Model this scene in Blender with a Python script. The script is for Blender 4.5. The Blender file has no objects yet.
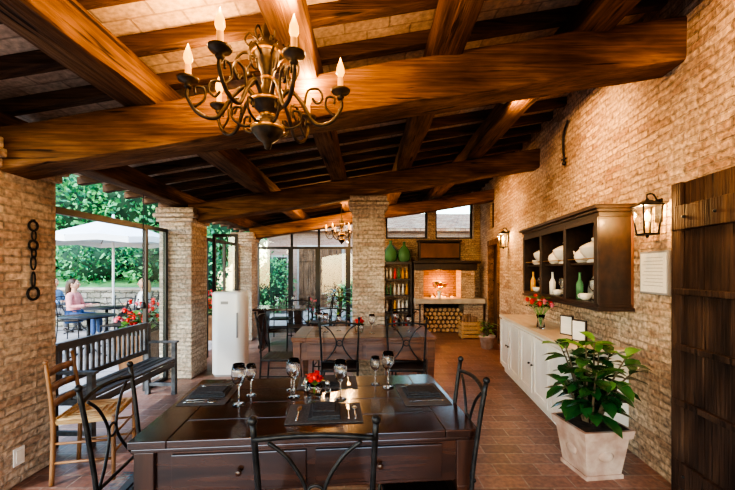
import bpy, math, random
from mathutils import Vector, Matrix
from mathutils import noise as mnoise
random.seed(7)
D=bpy.data
scene=bpy.context.scene
# ---------------------------------------------------------------- materials
def newmat(name):
    m=D.materials.new(name); m.use_nodes=True
    nt=m.node_tree
    return m,nt,nt.nodes["Principled BSDF"]
def noisy(name,c1,c2=None,scale=(6,6,6),rough=.6,bump=.0,metal=0,coat=0,detail=6,lo=.35,hi=.65,em=None,ems=0,trans=0,spec=None,dist=0.0,bd=.01):
    if c2 is None: c2=tuple(min(1,c*1.25) for c in c1)
    m,nt,p=newmat(name); N=nt.nodes; L=nt.links
    tc=N.new("ShaderNodeTexCoord"); mp=N.new("ShaderNodeMapping"); mp.inputs["Scale"].default_value=scale
    no=N.new("ShaderNodeTexNoise"); no.inputs["Scale"].default_value=1; no.inputs["Detail"].default_value=detail
    no.inputs["Distortion"].default_value=dist
    cr=N.new("ShaderNodeValToRGB"); cr.color_ramp.elements[0].position=lo; cr.color_ramp.elements[1].position=hi
    cr.color_ramp.elements[0].color=(*c1,1); cr.color_ramp.elements[1].color=(*c2,1)
    L.new(tc.outputs["Object"],mp.inputs[0]); L.new(mp.outputs[0],no.inputs["Vector"]); L.new(no.outputs["Fac"],cr.inputs[0])
    L.new(cr.outputs[0],p.inputs["Base Color"])
    p.inputs["Roughness"].default_value=rough; p.inputs["Metallic"].default_value=metal
    p.inputs["Coat Weight"].default_value=coat; p.inputs["Coat Roughness"].default_value=.12
    if spec is not None: p.inputs["Specular IOR Level"].default_value=spec
    p.inputs["Transmission Weight"].default_value=trans
    if em: p.inputs["Emission Color"].default_value=(*em,1); p.inputs["Emission Strength"].default_value=ems
    if bump:
        b=N.new("ShaderNodeBump"); b.inputs["Strength"].default_value=bump; b.inputs["Distance"].default_value=bd
        L.new(no.outputs["Fac"],b.inputs["Height"]); L.new(b.outputs[0],p.inputs["Normal"])
    return m
def beamwood(name,axis,c1,c2,c3):
    m,nt,p=newmat(name); N=nt.nodes; L=nt.links
    tc=N.new("ShaderNodeTexCoord")
    def no(sc,det,d=0):
        mp=N.new("ShaderNodeMapping"); mp.inputs["Scale"].default_value=sc; L.new(tc.outputs["Object"],mp.inputs[0])
        n=N.new("ShaderNodeTexNoise"); n.inputs["Scale"].default_value=1; n.inputs["Detail"].default_value=det; n.inputs["Distortion"].default_value=d; L.new(mp.outputs[0],n.inputs["Vector"]); return n
    g=(2.5,60,60) if axis=='x' else ((60,2.5,60) if axis=='y' else (60,60,2.5))
    f=(1.8,7,7) if axis=='x' else ((7,1.8,7) if axis=='y' else (7,7,1.8))
    k=(1.6,24,24) if axis=='x' else ((24,1.6,24) if axis=='y' else (24,24,1.6))
    n1=no(f,7,.2); n2=no(g,6,.3); n3=no(k,3,.2)
    cr=N.new("ShaderNodeValToRGB"); e=cr.color_ramp.elements; e[0].position=.3; e[0].color=(*c1,1); e[1].position=.7; e[1].color=(*c3,1)
    q=cr.color_ramp.elements.new(.5); q.color=(*c2,1)
    L.new(n1.outputs["Fac"],cr.inputs[0])
    r2=N.new("ShaderNodeMapRange"); r2.inputs["From Min"].default_value=.35; r2.inputs["From Max"].default_value=.65; r2.inputs["To Min"].default_value=.62; r2.inputs["To Max"].default_value=1.2; L.new(n2.outputs["Fac"],r2.inputs[0])
    r3=N.new("ShaderNodeMapRange"); r3.inputs["From Min"].default_value=.31; r3.inputs["From Max"].default_value=.37; r3.inputs["To Min"].default_value=.2; r3.inputs["To Max"].default_value=1; L.new(n3.outputs["Fac"],r3.inputs[0])
    mm=N.new("ShaderNodeMath"); mm.operation='MULTIPLY'; L.new(r2.outputs[0],mm.inputs[0]); L.new(r3.outputs[0],mm.inputs[1])
    mu=N.new("ShaderNodeVectorMath"); mu.operation='SCALE'; L.new(cr.outputs[0],mu.inputs[0]); L.new(mm.outputs[0],mu.inputs["Scale"]); L.new(mu.outputs[0],p.inputs["Base Color"])
    p.inputs["Roughness"].default_value=.8; p.inputs["Specular IOR Level"].default_value=.25
    b=N.new("ShaderNodeBump"); b.inputs["Strength"].default_value=.7; b.inputs["Distance"].default_value=.012; L.new(mm.outputs[0],b.inputs["Height"]); L.new(b.outputs[0],p.inputs["Normal"])
    return m
def brick(name,c1,c2,mo,w,h,ms=.008,rough=.85,bump=.6,off=.5,dist=.012,blot=.5,blotc=(.55,.45,.32),bd=.012,coat=0,nlo=.65,nhi=1.2):
    m,nt,p=newmat(name); N=nt.nodes; L=nt.links
    uv=N.new("ShaderNodeUVMap"); uv.uv_map="UVMap"
    n1=N.new("ShaderNodeTexNoise"); n1.inputs["Scale"].default_value=7; n1.inputs["Detail"].default_value=4
    L.new(uv.outputs[0],n1.inputs["Vector"])
    sub=N.new("ShaderNodeVectorMath"); sub.operation='SUBTRACT'; sub.inputs[1].default_value=(.5,.5,.5); L.new(n1.outputs["Color"],sub.inputs[0])
    sc=N.new("ShaderNodeVectorMath"); sc.operation='SCALE'; sc.inputs["Scale"].default_value=dist*2; L.new(sub.outputs[0],sc.inputs[0])
    ad=N.new("ShaderNodeVectorMath"); ad.operation='ADD'; L.new(uv.outputs[0],ad.inputs[0]); L.new(sc.outputs[0],ad.inputs[1])
    br=N.new("ShaderNodeTexBrick"); br.inputs["Scale"].default_value=1; br.inputs["Brick Width"].default_value=w; br.inputs["Row Height"].default_value=h
    br.inputs["Mortar Size"].default_value=ms; br.inputs["Mortar Smooth"].default_value=.4; br.offset=off
    br.inputs["Color1"].default_value=(*c1,1); br.inputs["Color2"].default_value=(*c2,1); br.inputs["Mortar"].default_value=(*mo,1)
    L.new(ad.outputs[0],br.inputs["Vector"])
    n2=N.new("ShaderNodeTexNoise"); n2.inputs["Scale"].default_value=2.2; n2.inputs["Detail"].default_value=8; n2.inputs["Roughness"].default_value=.7
    L.new(uv.outputs[0],n2.inputs["Vector"])
    rp=N.new("ShaderNodeMapRange"); rp.inputs["From Min"].default_value=.45; rp.inputs["From Max"].default_value=.6; rp.inputs["To Max"].default_value=blot
    L.new(n2.outputs["Fac"],rp.inputs["Value"])
    mx=N.new("ShaderNodeMix"); mx.data_type='RGBA'; mx.inputs[7].default_value=(*blotc,1)
    L.new(rp.outputs[0],mx.inputs[0]); L.new(br.outputs["Color"],mx.inputs[6])
    n3=N.new("ShaderNodeTexNoise"); n3.inputs["Scale"].default_value=28; n3.inputs["Detail"].default_value=5; L.new(uv.outputs[0],n3.inputs["Vector"])
    r3=N.new("ShaderNodeMapRange"); r3.inputs["From Min"].default_value=.3; r3.inputs["From Max"].default_value=.7; r3.inputs["To Min"].default_value=nlo; r3.inputs["To Max"].default_value=nhi
    L.new(n3.outputs["Fac"],r3.inputs["Value"])
    n4=N.new("ShaderNodeTexNoise"); n4.inputs["Scale"].default_value=.9; n4.inputs["Detail"].default_value=4; L.new(uv.outputs[0],n4.inputs["Vector"])
    r4=N.new("ShaderNodeMapRange"); r4.inputs["From Min"].default_value=.35; r4.inputs["From Max"].default_value=.65; r4.inputs["To Min"].default_value=.78; r4.inputs["To Max"].default_value=1.12
    L.new(n4.outputs["Fac"],r4.inputs["Value"])
    m4=N.new("ShaderNodeMath"); m4.operation='MULTIPLY'; L.new(r3.outputs[0],m4.inputs[0]); L.new(r4.outputs[0],m4.inputs[1])
    mu=N.new("ShaderNodeVectorMath"); mu.operation='SCALE'; L.new(mx.outputs[2],mu.inputs[0]); L.new(m4.outputs[0],mu.inputs["Scale"])
    L.new(mu.outputs[0],p.inputs["Base Color"])
    p.inputs["Roughness"].default_value=rough; p.inputs["Coat Weight"].default_value=coat; p.inputs["Coat Roughness"].default_value=.3
    hh=N.new("ShaderNodeMath"); hh.operation='MULTIPLY_ADD'; hh.inputs[1].default_value=-1; 
    L.new(br.outputs["Fac"],hh.inputs[0]); L.new(n3.outputs["Fac"],hh.inputs[2])
    b=N.new("ShaderNodeBump"); b.inputs["Strength"].default_value=bump; b.inputs["Distance"].default_value=bd
    L.new(hh.outputs[0],b.inputs["Height"]); L.new(b.outputs[0],p.inputs["Normal"])
    return m
def glassmat(name,col=(1,1,1),ior=1.45,rough=0,tr=1):
    m,nt,p=newmat(name); p.inputs["Base Color"].default_value=(*col,1); p.inputs["Transmission Weight"].default_value=tr
    p.inputs["Roughness"].default_value=rough; p.inputs["IOR"].default_value=ior; return m
def panemat(name,f=.07,tint=(.90,.95,.94)):
    m,nt,p=newmat(name); N=nt.nodes; L=nt.links; N.remove(p)
    t=N.new("ShaderNodeBsdfTransparent"); t.inputs[0].default_value=(*tint,1); g=N.new("ShaderNodeBsdfGlossy"); g.inputs["Roughness"].default_value=.02
    mx=N.new("ShaderNodeMixShader"); mx.inputs[0].default_value=f
    L.new(t.outputs[0],mx.inputs[1]); L.new(g.outputs[0],mx.inputs[2]); L.new(mx.outputs[0],N["Material Output"].inputs[0]); return m
BR_R=brick("lime_brick_wall",(.40,.245,.16),(.73,.54,.38),(.38,.28,.20),.25,.055,ms=.008,bump=1,dist=.018,blot=.65,blotc=(.70,.56,.42),bd=.020,nlo=.45,nhi=1.25)
BR_C=brick("old_brick_pillar",(.44,.30,.22),(.72,.57,.45),(.40,.33,.26),.25,.057,ms=.008,bump=1,dist=.014,blot=.55,blotc=(.74,.65,.54),bd=.018,nlo=.5,nhi=1.2)
BR_X=brick("pink_brick_exterior",(.30,.16,.13),(.38,.23,.18),(.34,.27,.24),.27,.07,bump=.3,blotc=(.36,.26,.22))
STONE=brick("dry_stone",(.30,.27,.23),(.46,.42,.36),(.12,.11,.09),.34,.15,ms=.018,dist=.06,bump=1,bd=.03,blot=.4,blotc=(.25,.27,.18))
FLOOR=brick("terracotta_floor",(.17,.080,.060),(.34,.175,.125),(.34,.27,.22),.32,.16,ms=.006,rough=.38,bump=.4,dist=.004,blot=.35,blotc=(.20,.105,.085),bd=.005,coat=.2,nlo=.6,nhi=1.2)
PAVE=brick("patio_paving",(.36,.33,.32),(.46,.42,.40),(.22,.20,.19),.5,.35,ms=.012,rough=.8,bump=.3,dist=.02,blot=.4,blotc=(.40,.34,.30))
CEIL=brick("ceiling_pianelle",(.60,.44,.31),(.78,.62,.46),(.46,.35,.26),.30,.15,ms=.008,bump=.5,dist=.006,blot=.4,blotc=(.46,.32,.22))
BEAMX=beamwood("beam_wood_x",'x',(.080,.038,.018),(.18,.088,.038),(.30,.160,.074))
BEAMY=beamwood("beam_wood_y",'y',(.072,.035,.017),(.155,.076,.034),(.26,.14,.064))
RAFT=beamwood("rafter_wood",'x',(.055,.029,.016),(.11,.058,.031),(.18,.098,.054))
MAHO=noisy("table_mahogany",(.018,.007,.005),(.055,.020,.011),(2,26,26),.22,.08,coat=.6,dist=.4)
MAHO_Y=noisy("mahogany_upright",(.020,.007,.005),(.060,.020,.011),(18,18,2),.35,.08,coat=.3)
REDW=noisy("table_red_wood",(.08,.026,.013),(.18,.065,.028),(2,20,20),.28,.08,coat=.6,dist=.4)
HUTCH=noisy("hutch_dark_wood",(.012,.006,.004),(.036,.016,.010),(18,3,12),.42,.05,coat=.1)
HUTCHIN=noisy("hutch_red_back",(.09,.035,.018),(.18,.07,.035),(4,10,2),.5,.1)
DOORW=beamwood("old_door_wood",'z',(.022,.011,.008),(.052,.027,.018),(.11,.060,.036))
CHAIRW=noisy("chair_beech",(.13,.06,.025),(.28,.14,.06),(12,12,3),.45,.1)
BENCHW=noisy("bench_blue_grey_wood",(.045,.050,.058),(.12,.125,.14),(12,2,12),.6,.3)
RUSH=noisy("rush_seat",(.32,.20,.09),(.54,.38,.20),(60,8,60),.8,.6)
IRON=noisy("wrought_iron",(.012,.013,.015),(.035,.035,.038),(30,30,30),.42,.25,metal=.6)
STEEL=noisy("black_steel_frame",(.012,.012,.013),(.02,.02,.022),(5,5,5),.4)
WHITEP=noisy("cream_painted_wood",(.74,.71,.65),(.84,.82,.77),(6,6,2),.4,.05)
SIDETOP=noisy("sideboard_top",(.64,.50,.34),(.78,.66,.50),(10,2,10),.35,.05)
WHITE=noisy("white_enamel",(.78,.78,.79),(.84,.84,.85),(3,3,3),.3,coat=.3)
CERAM=noisy("white_ceramic",(.80,.78,.74),(.86,.84,.80),(6,6,6),.15,coat=.6)
GREYS=noisy("grey_trim",(.25,.25,.26),(.31,.31,.32),(4,4,4),.4)
TERRA=noisy("aged_terracotta",(.40,.25,.19),(.58,.44,.36),(9,9,9),.8,.4)
SOIL=noisy("soil",(.03,.018,.01),(.07,.045,.03),(30,30,30),.95,.8)
LEAF=noisy("glossy_leaf",(.015,.065,.016),(.04,.14,.035),(5,5,5),.25,.05,coat=.4)
LEAF2=noisy("young_leaf",(.08,.22,.04),(.18,.36,.08),(5,5,5),.35)
STEM=noisy("stem_bark",(.07,.05,.03),(.14,.10,.06),(20,20,20),.8,.3)
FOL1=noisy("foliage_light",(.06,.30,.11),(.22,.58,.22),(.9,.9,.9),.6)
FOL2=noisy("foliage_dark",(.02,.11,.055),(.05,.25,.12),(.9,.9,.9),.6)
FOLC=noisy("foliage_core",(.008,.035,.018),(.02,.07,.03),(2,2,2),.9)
GRASS=noisy("grass_bank",(.05,.17,.06),(.14,.34,.11),(3,3,3),.95,.6)
RED=noisy("red_petal",(.60,.012,.012),(.80,.04,.025),(20,20,20),.5)
PINK=noisy("pink_petal",(.70,.12,.20),(.80,.28,.32),(20,20,20),.5)
YEL=noisy("orange_petal",(.80,.30,.03),(.85,.55,.08),(20,20,20),.5)
CLOTH=noisy("umbrella_canvas",(.74,.75,.76),(.82,.83,.84),(2,2,2),.9)
NAPK=noisy("dark_napkin",(.018,.020,.026),(.04,.043,.052),(80,80,80),.9,.3)
MATT=noisy("woven_placemat",(.05,.05,.052),(.10,.095,.10),(120,120,120),.8,.5)
SILV=noisy("cutlery_steel",(.55,.55,.56),(.7,.7,.7),(5,5,5),.18,metal=1)
GLASS=glassmat("clear_glass"); GGLASS=glassmat("green_bottle_glass",(.20,.50,.28),1.3,.05,.6)
PANE=panemat("window_glass")
CHB=noisy("chandelier_bronze",(.014,.010,.008),(.075,.048,.024),(18,18,18),.45,.2,metal=.35)
GOLD=noisy("gilded_ring",(.40,.21,.06),(.60,.36,.11),(20,20,20),.35,metal=.7)
CANDLE=noisy("candle_sleeve",(.60,.36,.15),(.72,.48,.22),(20,20,20),.5,em=(1,.38,.07),ems=.3)
BULB=noisy("bulb_glow",(.3,.14,.03),(.3,.14,.03),(1,1,1),.3,em=(1,.42,.05),ems=1.7)
LANTG=noisy("lantern_glow",(.5,.3,.12),(.5,.3,.12),(1,1,1),.4,em=(1,.50,.12),ems=4)
BLACK=noisy("matte_black",(.008,.007,.006),(.02,.018,.016),(9,9,9),.9,.3)  # plain near-black for the log niche back, some bottles and a window pane
FIREB=brick("firebrick",(.26,.14,.07),(.38,.21,.11),(.10,.06,.04),.22,.06,bump=.5,blotc=(.16,.09,.05))
EMBER=noisy("ember_glow",(.3,.05,.01),(.8,.25,.05),(14,14,14),.7,em=(1,.28,.04),ems=3)
PAPER=noisy("printed_paper",(.72,.70,.64),(.80,.78,.72),(5,60,60),.8)
BARK=noisy("log_bark",(.12,.07,.04),(.25,.16,.10),(20,20,20),.9,.6)
CUT=noisy("log_cut_end",(.45,.27,.12),(.65,.43,.22),(30,30,30),.8,.2)
STRAW=noisy("wicker",(.35,.20,.08),(.55,.35,.16),(60,60,30),.8,.6)
SLAB=noisy("hearth_stone",(.34,.29,.24),(.48,.42,.35),(5,5,5),.6,.3)
PLAST=noisy("plaster",(.52,.40,.26),(.64,.52,.36),(2.5,2.5,2.5),.9,.4)
SHEDW=beamwood("shed_wood",'z',(.07,.04,.025),(.14,.075,.045),(.22,.12,.07))
ROOFT=brick("roof_tiles",(.32,.15,.09),(.42,.22,.14),(.14,.07,.05),.2,.35,ms=.02,bump=.8)
RUGM=brick("blue_woven_rug",(.02,.07,.16),(.03,.13,.20),(.12,.05,.10),.08,.04,ms=.006,rough=.95,bump=.4)
SKIN=noisy("skin",(.50,.27,.18),(.60,.35,.25),(9,9,9),.5)
EYE=noisy("eye_dark",(.02,.015,.01),(.03,.02,.015),(9,9,9),.2)
LIP=noisy("lips",(.40,.12,.10),(.46,.15,.12),(9,9,9),.4)
def cloth(n,c): return noisy(n,c,None,(25,25,25),.9,.3)
# ---------------------------------------------------------------- builder
class B:
    def __init__(s): s.v=[];s.f=[];s.m=[];s.s=[];s.mats=[]
    def mi(s,m):
        if m not in s.mats: s.mats.append(m)
        return s.mats.index(m)
    def add(s,vs,fs,mat,sm=False):
        o=len(s.v); s.v.extend([Vector(v) for v in vs]); k=s.mi(mat)
        for f in fs: s.f.append(tuple(i+o for i in f)); s.m.append(k); s.s.append(sm)
    def box(s,x0,x1,y0,y1,z0,z1,mat):
        vs=[(x0,y0,z0),(x1,y0,z0),(x1,y1,z0),(x0,y1,z0),(x0,y0,z1),(x1,y0,z1),(x1,y1,z1),(x0,y1,z1)]
        s.add(vs,[(0,3,2,1),(4,5,6,7),(0,1,5,4),(1,2,6,5),(2,3,7,6),(3,0,4,7)],mat)
    def boxc(s,c,sz,mat,R=None):
        c=Vector(c); h=[a/2 for a in sz]; vs=[]
        for z in (-1,1):
            for x,y in ((-1,-1),(1,-1),(1,1),(-1,1)):
                v=Vector((x*h[0],y*h[1],z*h[2]))
                if R: v=R@v
                vs.append(c+v)
        s.add(vs,[(0,3,2,1),(4,5,6,7),(0,1,5,4),(1,2,6,5),(2,3,7,6),(3,0,4,7)],mat)
    def fr(s,c,z0,z1,w0,w1,mat,d0=None,d1=None):
        d0=d0 or w0; d1=d1 or w1; cx,cy=c; vs=[]
        for z,w,d in ((z0,w0,d0),(z1,w1,d1)):
            vs+=[(cx-w/2,cy-d/2,z),(cx+w/2,cy-d/2,z),(cx+w/2,cy+d/2,z),(cx-w/2,cy+d/2,z)]
        s.add(vs,[(0,3,2,1),(4,5,6,7),(0,1,5,4),(1,2,6,5),(2,3,7,6),(3,0,4,7)],mat)
    def rr(s,levels,mat,n=8):
        vs=[];m=4*(n+1)
        for (w,d,r,z) in levels:
            for q,(sx,sy) in enumerate(((1,1),(-1,1),(-1,-1),(1,-1))):
                for k in range(n+1):
                    a=math.pi/2*(q+k/n); vs.append((sx*(w/2-r)+r*math.cos(a),sy*(d/2-r)+r*math.sin(a),z))
        fs=[]
        for i in range(len(levels)-1):
            for k in range(m): l=(k+1)%m; fs.append((i*m+k,i*m+l,(i+1)*m+l,(i+1)*m+k))
        s.add(vs,fs,mat,True)
        s.add(vs[-m:],[tuple(range(m))],mat)
    def tube(s,pts,r,mat,seg=8,smooth=0,closed=False,sm=True,flat=1.0):
        P=[Vector(p) for p in pts]
        n=len(P); R=list(r) if isinstance(r,(list,tuple)) else [r]*n
        if smooth:
            Q=[];QR=[]
            rng=range(n if closed else n-1)
            for i in rng:
                if closed: a,b,c,d=P[i-1],P[i],P[(i+1)%n],P[(i+2)%n]
                else: a,b,c,d=P[max(i-1,0)],P[i],P[i+1],P[min(i+2,n-1)]
                for k in range(smooth):
                    t=k/smooth
                    Q.append(.5*((2*b)+(c-a)*t+(2*a-5*b+4*c-d)*t*t+(3*b-a-3*c+d)*t**3)); QR.append(R[i]*(1-t)+R[(i+1)%n]*t)
            if not closed: Q.append(P[-1]); QR.append(R[-1])
            P,R=Q,QR; n=len(P)
        vs=[];fs=[];up=None
        for i in range(n):
            if closed: t=(P[(i+1)%n]-P[i-1])
            else: t=P[min(i+1,n-1)]-P[max(i-1,0)]
            t=t.normalized() if t.length>1e-9 else Vector((0,0,1))
            if up is None:
                up=Vector((0,0,1)) if abs(t.z)<.9 else Vector((0,1,0))
            a=t.cross(up)
            if a.length<1e-6: a=t.cross(Vector((1,0,0)))
            a.normalize(); b=a.cross(t).normalized(); up=b
            for k in range(seg):
                an=2*math.pi*(k+.5)/seg
                vs.append(P[i]+a*math.cos(an)*R[i]+b*math.sin(an)*R[i]*flat)
        for i in range(n if closed else n-1):
            j=(i+1)%n
            for k in range(seg):
                l=(k+1)%seg; fs.append((i*seg+k,i*seg+l,j*seg+l,j*seg+k))
        if not closed:
            fs.append(tuple(range(seg))[::-1]); fs.append(tuple((n-1)*seg+k for k in range(seg)))
        s.add(vs,fs,mat,sm)
    def lathe(s,pr,mat,c=(0,0,0),seg=24,R=None,sm=True):
        c=Vector(c); vs=[];fs=[]
        for r,z in pr:
            r=max(r,.0004)
            for k in range(seg):
                a=2*math.pi*k/seg; v=Vector((r*math.cos(a),r*math.sin(a),z))
                if R: v=R@v
                vs.append(c+v)
        for i in range(len(pr)-1):
            for k in range(seg):
                l=(k+1)%seg; fs.append((i*seg+k,i*seg+l,(i+1)*seg+l,(i+1)*seg+k))
        s.add(vs,fs,mat,sm)
    def ball(s,c,r,mat,seg=16,R=None):
        if not isinstance(r,(tuple,list)): r=(r,r,r)
        c=Vector(c); vs=[];fs=[];rg=max(6,seg//2)
        for i in range(rg+1):
            ph=math.pi*i/rg
            for k in range(seg):
                a=2*math.pi*k/seg
                v=Vector((r[0]*math.sin(ph)*math.cos(a)+(1e-5 if k else 0),r[1]*math.sin(ph)*math.sin(a),-r[2]*math.cos(ph)))
                if R: v=R@v
                vs.append(c+v)
        for i in range(rg):
            for k in range(seg):
                l=(k+1)%seg; fs.append((i*seg+k,i*seg+l,(i+1)*seg+l,(i+1)*seg+k))
        s.add(vs,fs,mat,True)
    def leaf(s,base,d,up,L,W,mat,droop=.25,fold=.15):
        base=Vector(base); d=Vector(d).normalized(); side=d.cross(Vector(up))
        if side.length<1e-4: side=d.cross(Vector((1,0,.1)))
        side.normalize(); nn=side.cross(d).normalized()
        vs=[]; ws=[.06,.75,1,.8,.02]; ts=[0,.25,.5,.78,1]
        for t,w in zip(ts,ws):
            c=base+d*L*t-Vector((0,0,1))*droop*L*t*t
            vs+=[c-side*W*.5*w+nn*fold*W*w,c,c+side*W*.5*w+nn*fold*W*w]
        fs=[]
        for i in range(4):
            fs+=[(i*3,i*3+1,i*3+4,i*3+3),(i*3+1,i*3+2,i*3+5,i*3+4)]
        s.add(vs,fs,mat,True)
    def flower(s,c,r,mat,n=9):
        c=Vector(c)
        for i in range(n):
            a=random.random()*6.28; e=random.uniform(-.2,1.3)
            d=Vector((math.cos(a)*math.cos(e),math.sin(a)*math.cos(e),math.sin(e)))
            s.leaf(c,d,(0,0,1),r,r*.8,mat,0,.2)
        s.ball(c,r*.45,mat,8)
    def build(s,name,loc=(0,0,0),rz=0,bevel=0,parent=None,scale=1):
        me=D.meshes.new(name); me.from_pydata([tuple(v) for v in s.v],[],s.f)
        for m in s.mats: me.materials.append(m)
        me.polygons.foreach_set("material_index",s.m); me.polygons.foreach_set("use_smooth",s.s)
        uv=me.uv_layers.new(name="UVMap"); me.update()
        for p in me.polygons:
            n=p.normal; ax,ay,az=abs(n.x),abs(n.y),abs(n.z)
            for li in p.loop_indices:
                co=me.vertices[me.loops[li].vertex_index].co
                if az>=ax and az>=ay: uv.data[li].uv=(co.x,co.y)
                elif ax>=ay: uv.data[li].uv=(co.y,co.z)
                else: uv.data[li].uv=(co.x,co.z)
        o=D.objects.new(name,me); scene.collection.objects.link(o)
        o.location=loc; o.rotation_euler=(0,0,rz); o.scale=(scale,)*3
        if bevel:
            b=o.modifiers.new("bev","BEVEL"); b.width=bevel; b.segments=2; b.limit_method='ANGLE'; b.angle_limit=math.radians(50)
        if parent: o.parent=parent
        return o
def inst(o,name,loc,rz=0,scale=None):
    n=D.objects.new(name,o.data); scene.collection.objects.link(n); n.location=loc; n.rotation_euler=(0,0,rz)
    n.scale=o.scale if scale is None else (scale,)*3
    for m in o.modifiers:
        if m.type=='BEVEL':
            b=n.modifiers.new("bev","BEVEL"); b.width=m.width; b.segments=m.segments; b.limit_method='ANGLE'; b.angle_limit=m.angle_limit
    return n
def light(name,kind,loc,energy,color,parent=None,size=.05,rot=None,spot=None,blend=.8):
    l=D.lights.new(name,kind); l.energy=energy; l.color=color
    if kind in('POINT','SPOT'): l.shadow_soft_size=size
    if kind=='SPOT': l.spot_size=spot; l.spot_blend=blend
    o=D.objects.new(name,l); scene.collection.objects.link(o)
    o.location=loc
    if rot is not None: o.rotation_euler=rot
    if parent: o.parent=parent
    return o
WARM=(1,.54,.21)
# ---------------------------------------------------------------- room frame
def zb(X): return 2.18+.164*(X+2.32)
WA=-math.atan(.11)
U=Vector((math.sin(-WA),math.cos(WA),0)); NR=Vector((-math.cos(WA),math.sin(-WA),0))
def W(s,d=0,z=0): return Vector((1.84,0,0))+U*s+NR*d+Vector((0,0,z))
b=B(); b.box(-2.95,3.3,-2.5,9.9,-.12,0,FLOOR); b.build("floor")
b=B(); b.box(-26,-2.95,-2.5,9.9,-.14,-.03,PAVE); b.box(-26,14,9.9,24,-.14,-.03,PAVE); b.build("ground_patio")
def slopebox(b,x0,x1,y0,y1,off,th,mat):
    z0=zb(x0)+off; z1=zb(x1)+off
    vs=[(x0,y0,z0),(x1,y0,z1),(x1,y1,z1),(x0,y1,z0),(x0,y0,z0+th),(x1,y0,z1+th),(x1,y1,z1+th),(x0,y1,z0+th)]
    b.add(vs,[(0,3,2,1),(4,5,6,7),(0,1,5,4),(1,2,6,5),(2,3,7,6),(3,0,4,7)],mat)
b=B(); slopebox(b,-3.35,3.4,-2.5,9.95,.58,.10,CEIL); b.build("ceiling")
b=B(); y=-2.4
while y<9.9:
    slopebox(b,-3.38,3.0,y,y+.085,.485,.095,RAFT); y+=.42
b.build("ceiling_rafters",bevel=.008)
def hewn(name,p1,p2,w,h,mat,seed=0,n=26,amp=.014):
    p1=Vector(p1);p2=Vector(p2); d=(p2-p1); t=d.normalized()
    side=t.cross(Vector((0,0,1))).normalized(); up=side.cross(t).normalized()
    prof=[]
    for (cx,cy,a0) in ((.5,-.5,-90),(.5,.5,0),(-.5,.5,90),(-.5,-.5,180)):
        r=.10
        for k in range(3):
            a=math.radians(a0+45*k); prof.append((cx-math.copysign(r,cx)+r*math.cos(a),cy-math.copysign(r,cy)+r*math.sin(a)))
    vs=[];fs=[];m=len(prof)
    for i in range(n+1):
        for k,(a,e) in enumerate(prof):
            q=p1+d*(i/n)+side*a*w+up*e*h
            j=mnoise.noise_vector(Vector((i*.55+seed*7,(a*2.2),(e*2.2)+seed)))*amp+mnoise.noise_vector(Vector((i*.12+seed*3,0,seed)))*amp*1.6
            vs.append(q+j)
    for i in range(n):
        for k in range(m):
            l=(k+1)%m; fs.append((i*m+k,i*m+l,(i+1)*m+l,(i+1)*m+k))
    bb=B(); bb.add(vs,fs,mat,True); bb.add(vs[:m],[tuple(range(m))[::-1]],mat); bb.add(vs[-m:],[tuple(range(m))],mat)
    o=bb.build(name)
    es=o.modifiers.new("es","EDGE_SPLIT"); es.split_angle=math.radians(32)
    return o
for i,(yy,hh) in enumerate(((2.6,.30),(5.35,.26),(8.1,.24),(-.3,.28))):
    xw=1.84+.11*yy+.02; xl=-2.50
    zc=hh/2
    hewn("ceiling_beam",(xl,yy,zb(xl)+zc),(xw,yy,zb(xw)+zc),.28,hh,BEAMX,i+1)
for i,(x,w) in enumerate(((-2.64,.2),(-1.5,.25),(-.42,.20),(.52,.21),(1.5,.22))):
    zc=zb(x)+.275+.10
    hewn("ceiling_purlin",(x,-2.4,zc),(x,9.9,zc),w,.2,BEAMY,i+11,n=60)
def wallbox(b,s0,s1,z0,z1,d=.4,mat=BR_R): b.box(0,d,s0,s1,z0,z1,mat)
b=B()
wallbox(b,-2.5,7.6,0,3.75); wallbox(b,7.6,8.5,2.08,2.42); wallbox(b,7.6,8.05,2.42,3.75); wallbox(b,8.4,8.5,2.42,3.75); wallbox(b,8.05,8.4,3.0,3.75)
wallbox(b,8.5,9.9,0,3.75); b.box(.3,.4,7.6,8.5,0,3.75,BR_R)
b.build("wall_right",loc=(1.84,0,0),rz=WA)
b=B(); b.box(.10,.15,7.64,8.46,0.01,2.05,DOORW)
for k in range(5): b.box(.085,.10,7.66+k*.16,7.66+k*.16+.145,.02,2.03,DOORW)
b.box(-.03,.14,7.55,7.66,0,2.12,BEAMY); b.box(-.03,.14,8.44,8.55,0,2.12,BEAMY); b.box(-.03,.14,7.5,8.6,2.04,2.16,BEAMX)
b.build("door_2",loc=(1.84,0,0),rz=WA,bevel=.005)
b=B(); b.box(.08,.12,8.05,8.4,2.42,3.0,PLAST); b.box(.04,.08,8.06,8.1,2.43,2.99,DOORW); b.box(.04,.08,8.35,8.39,2.43,2.99,DOORW); b.box(.04,.08,8.1,8.35,2.68,2.72,DOORW); b.box(.04,.08,8.1,8.35,2.43,2.47,DOORW)
b.build("window_3",loc=(1.84,0,0),rz=WA)
def pillar(name,x0,x1,y0,y1,top,cap=True):
    b=B(); b.box(x0,x1,y0,y1,0,top,BR_C)
    if cap:
        b.box(x0-.03,x1+.03,y0-.03,y1+.03,top-.20,top-.14,BR_C); b.box(x0-.06,x1+.06,y0-.06,y1+.06,top-.14,top-.08,BR_C); b.box(x0-.035,x1+.035,y0-.035,y1+.035,top-.08,top,BR_C)
    return b.build(name,bevel=.014)
pillar("brick_pillar",-2.87,-2.44,2.42,2.92,2.38)
pillar("brick_pillar",-2.87,-2.42,5.12,5.62,2.36)
pillar("brick_pillar",-2.87,-2.45,7.9,8.3,2.3)
pillar("brick_pillar",-.21,.24,5.15,5.58,zb(-.21))
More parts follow.
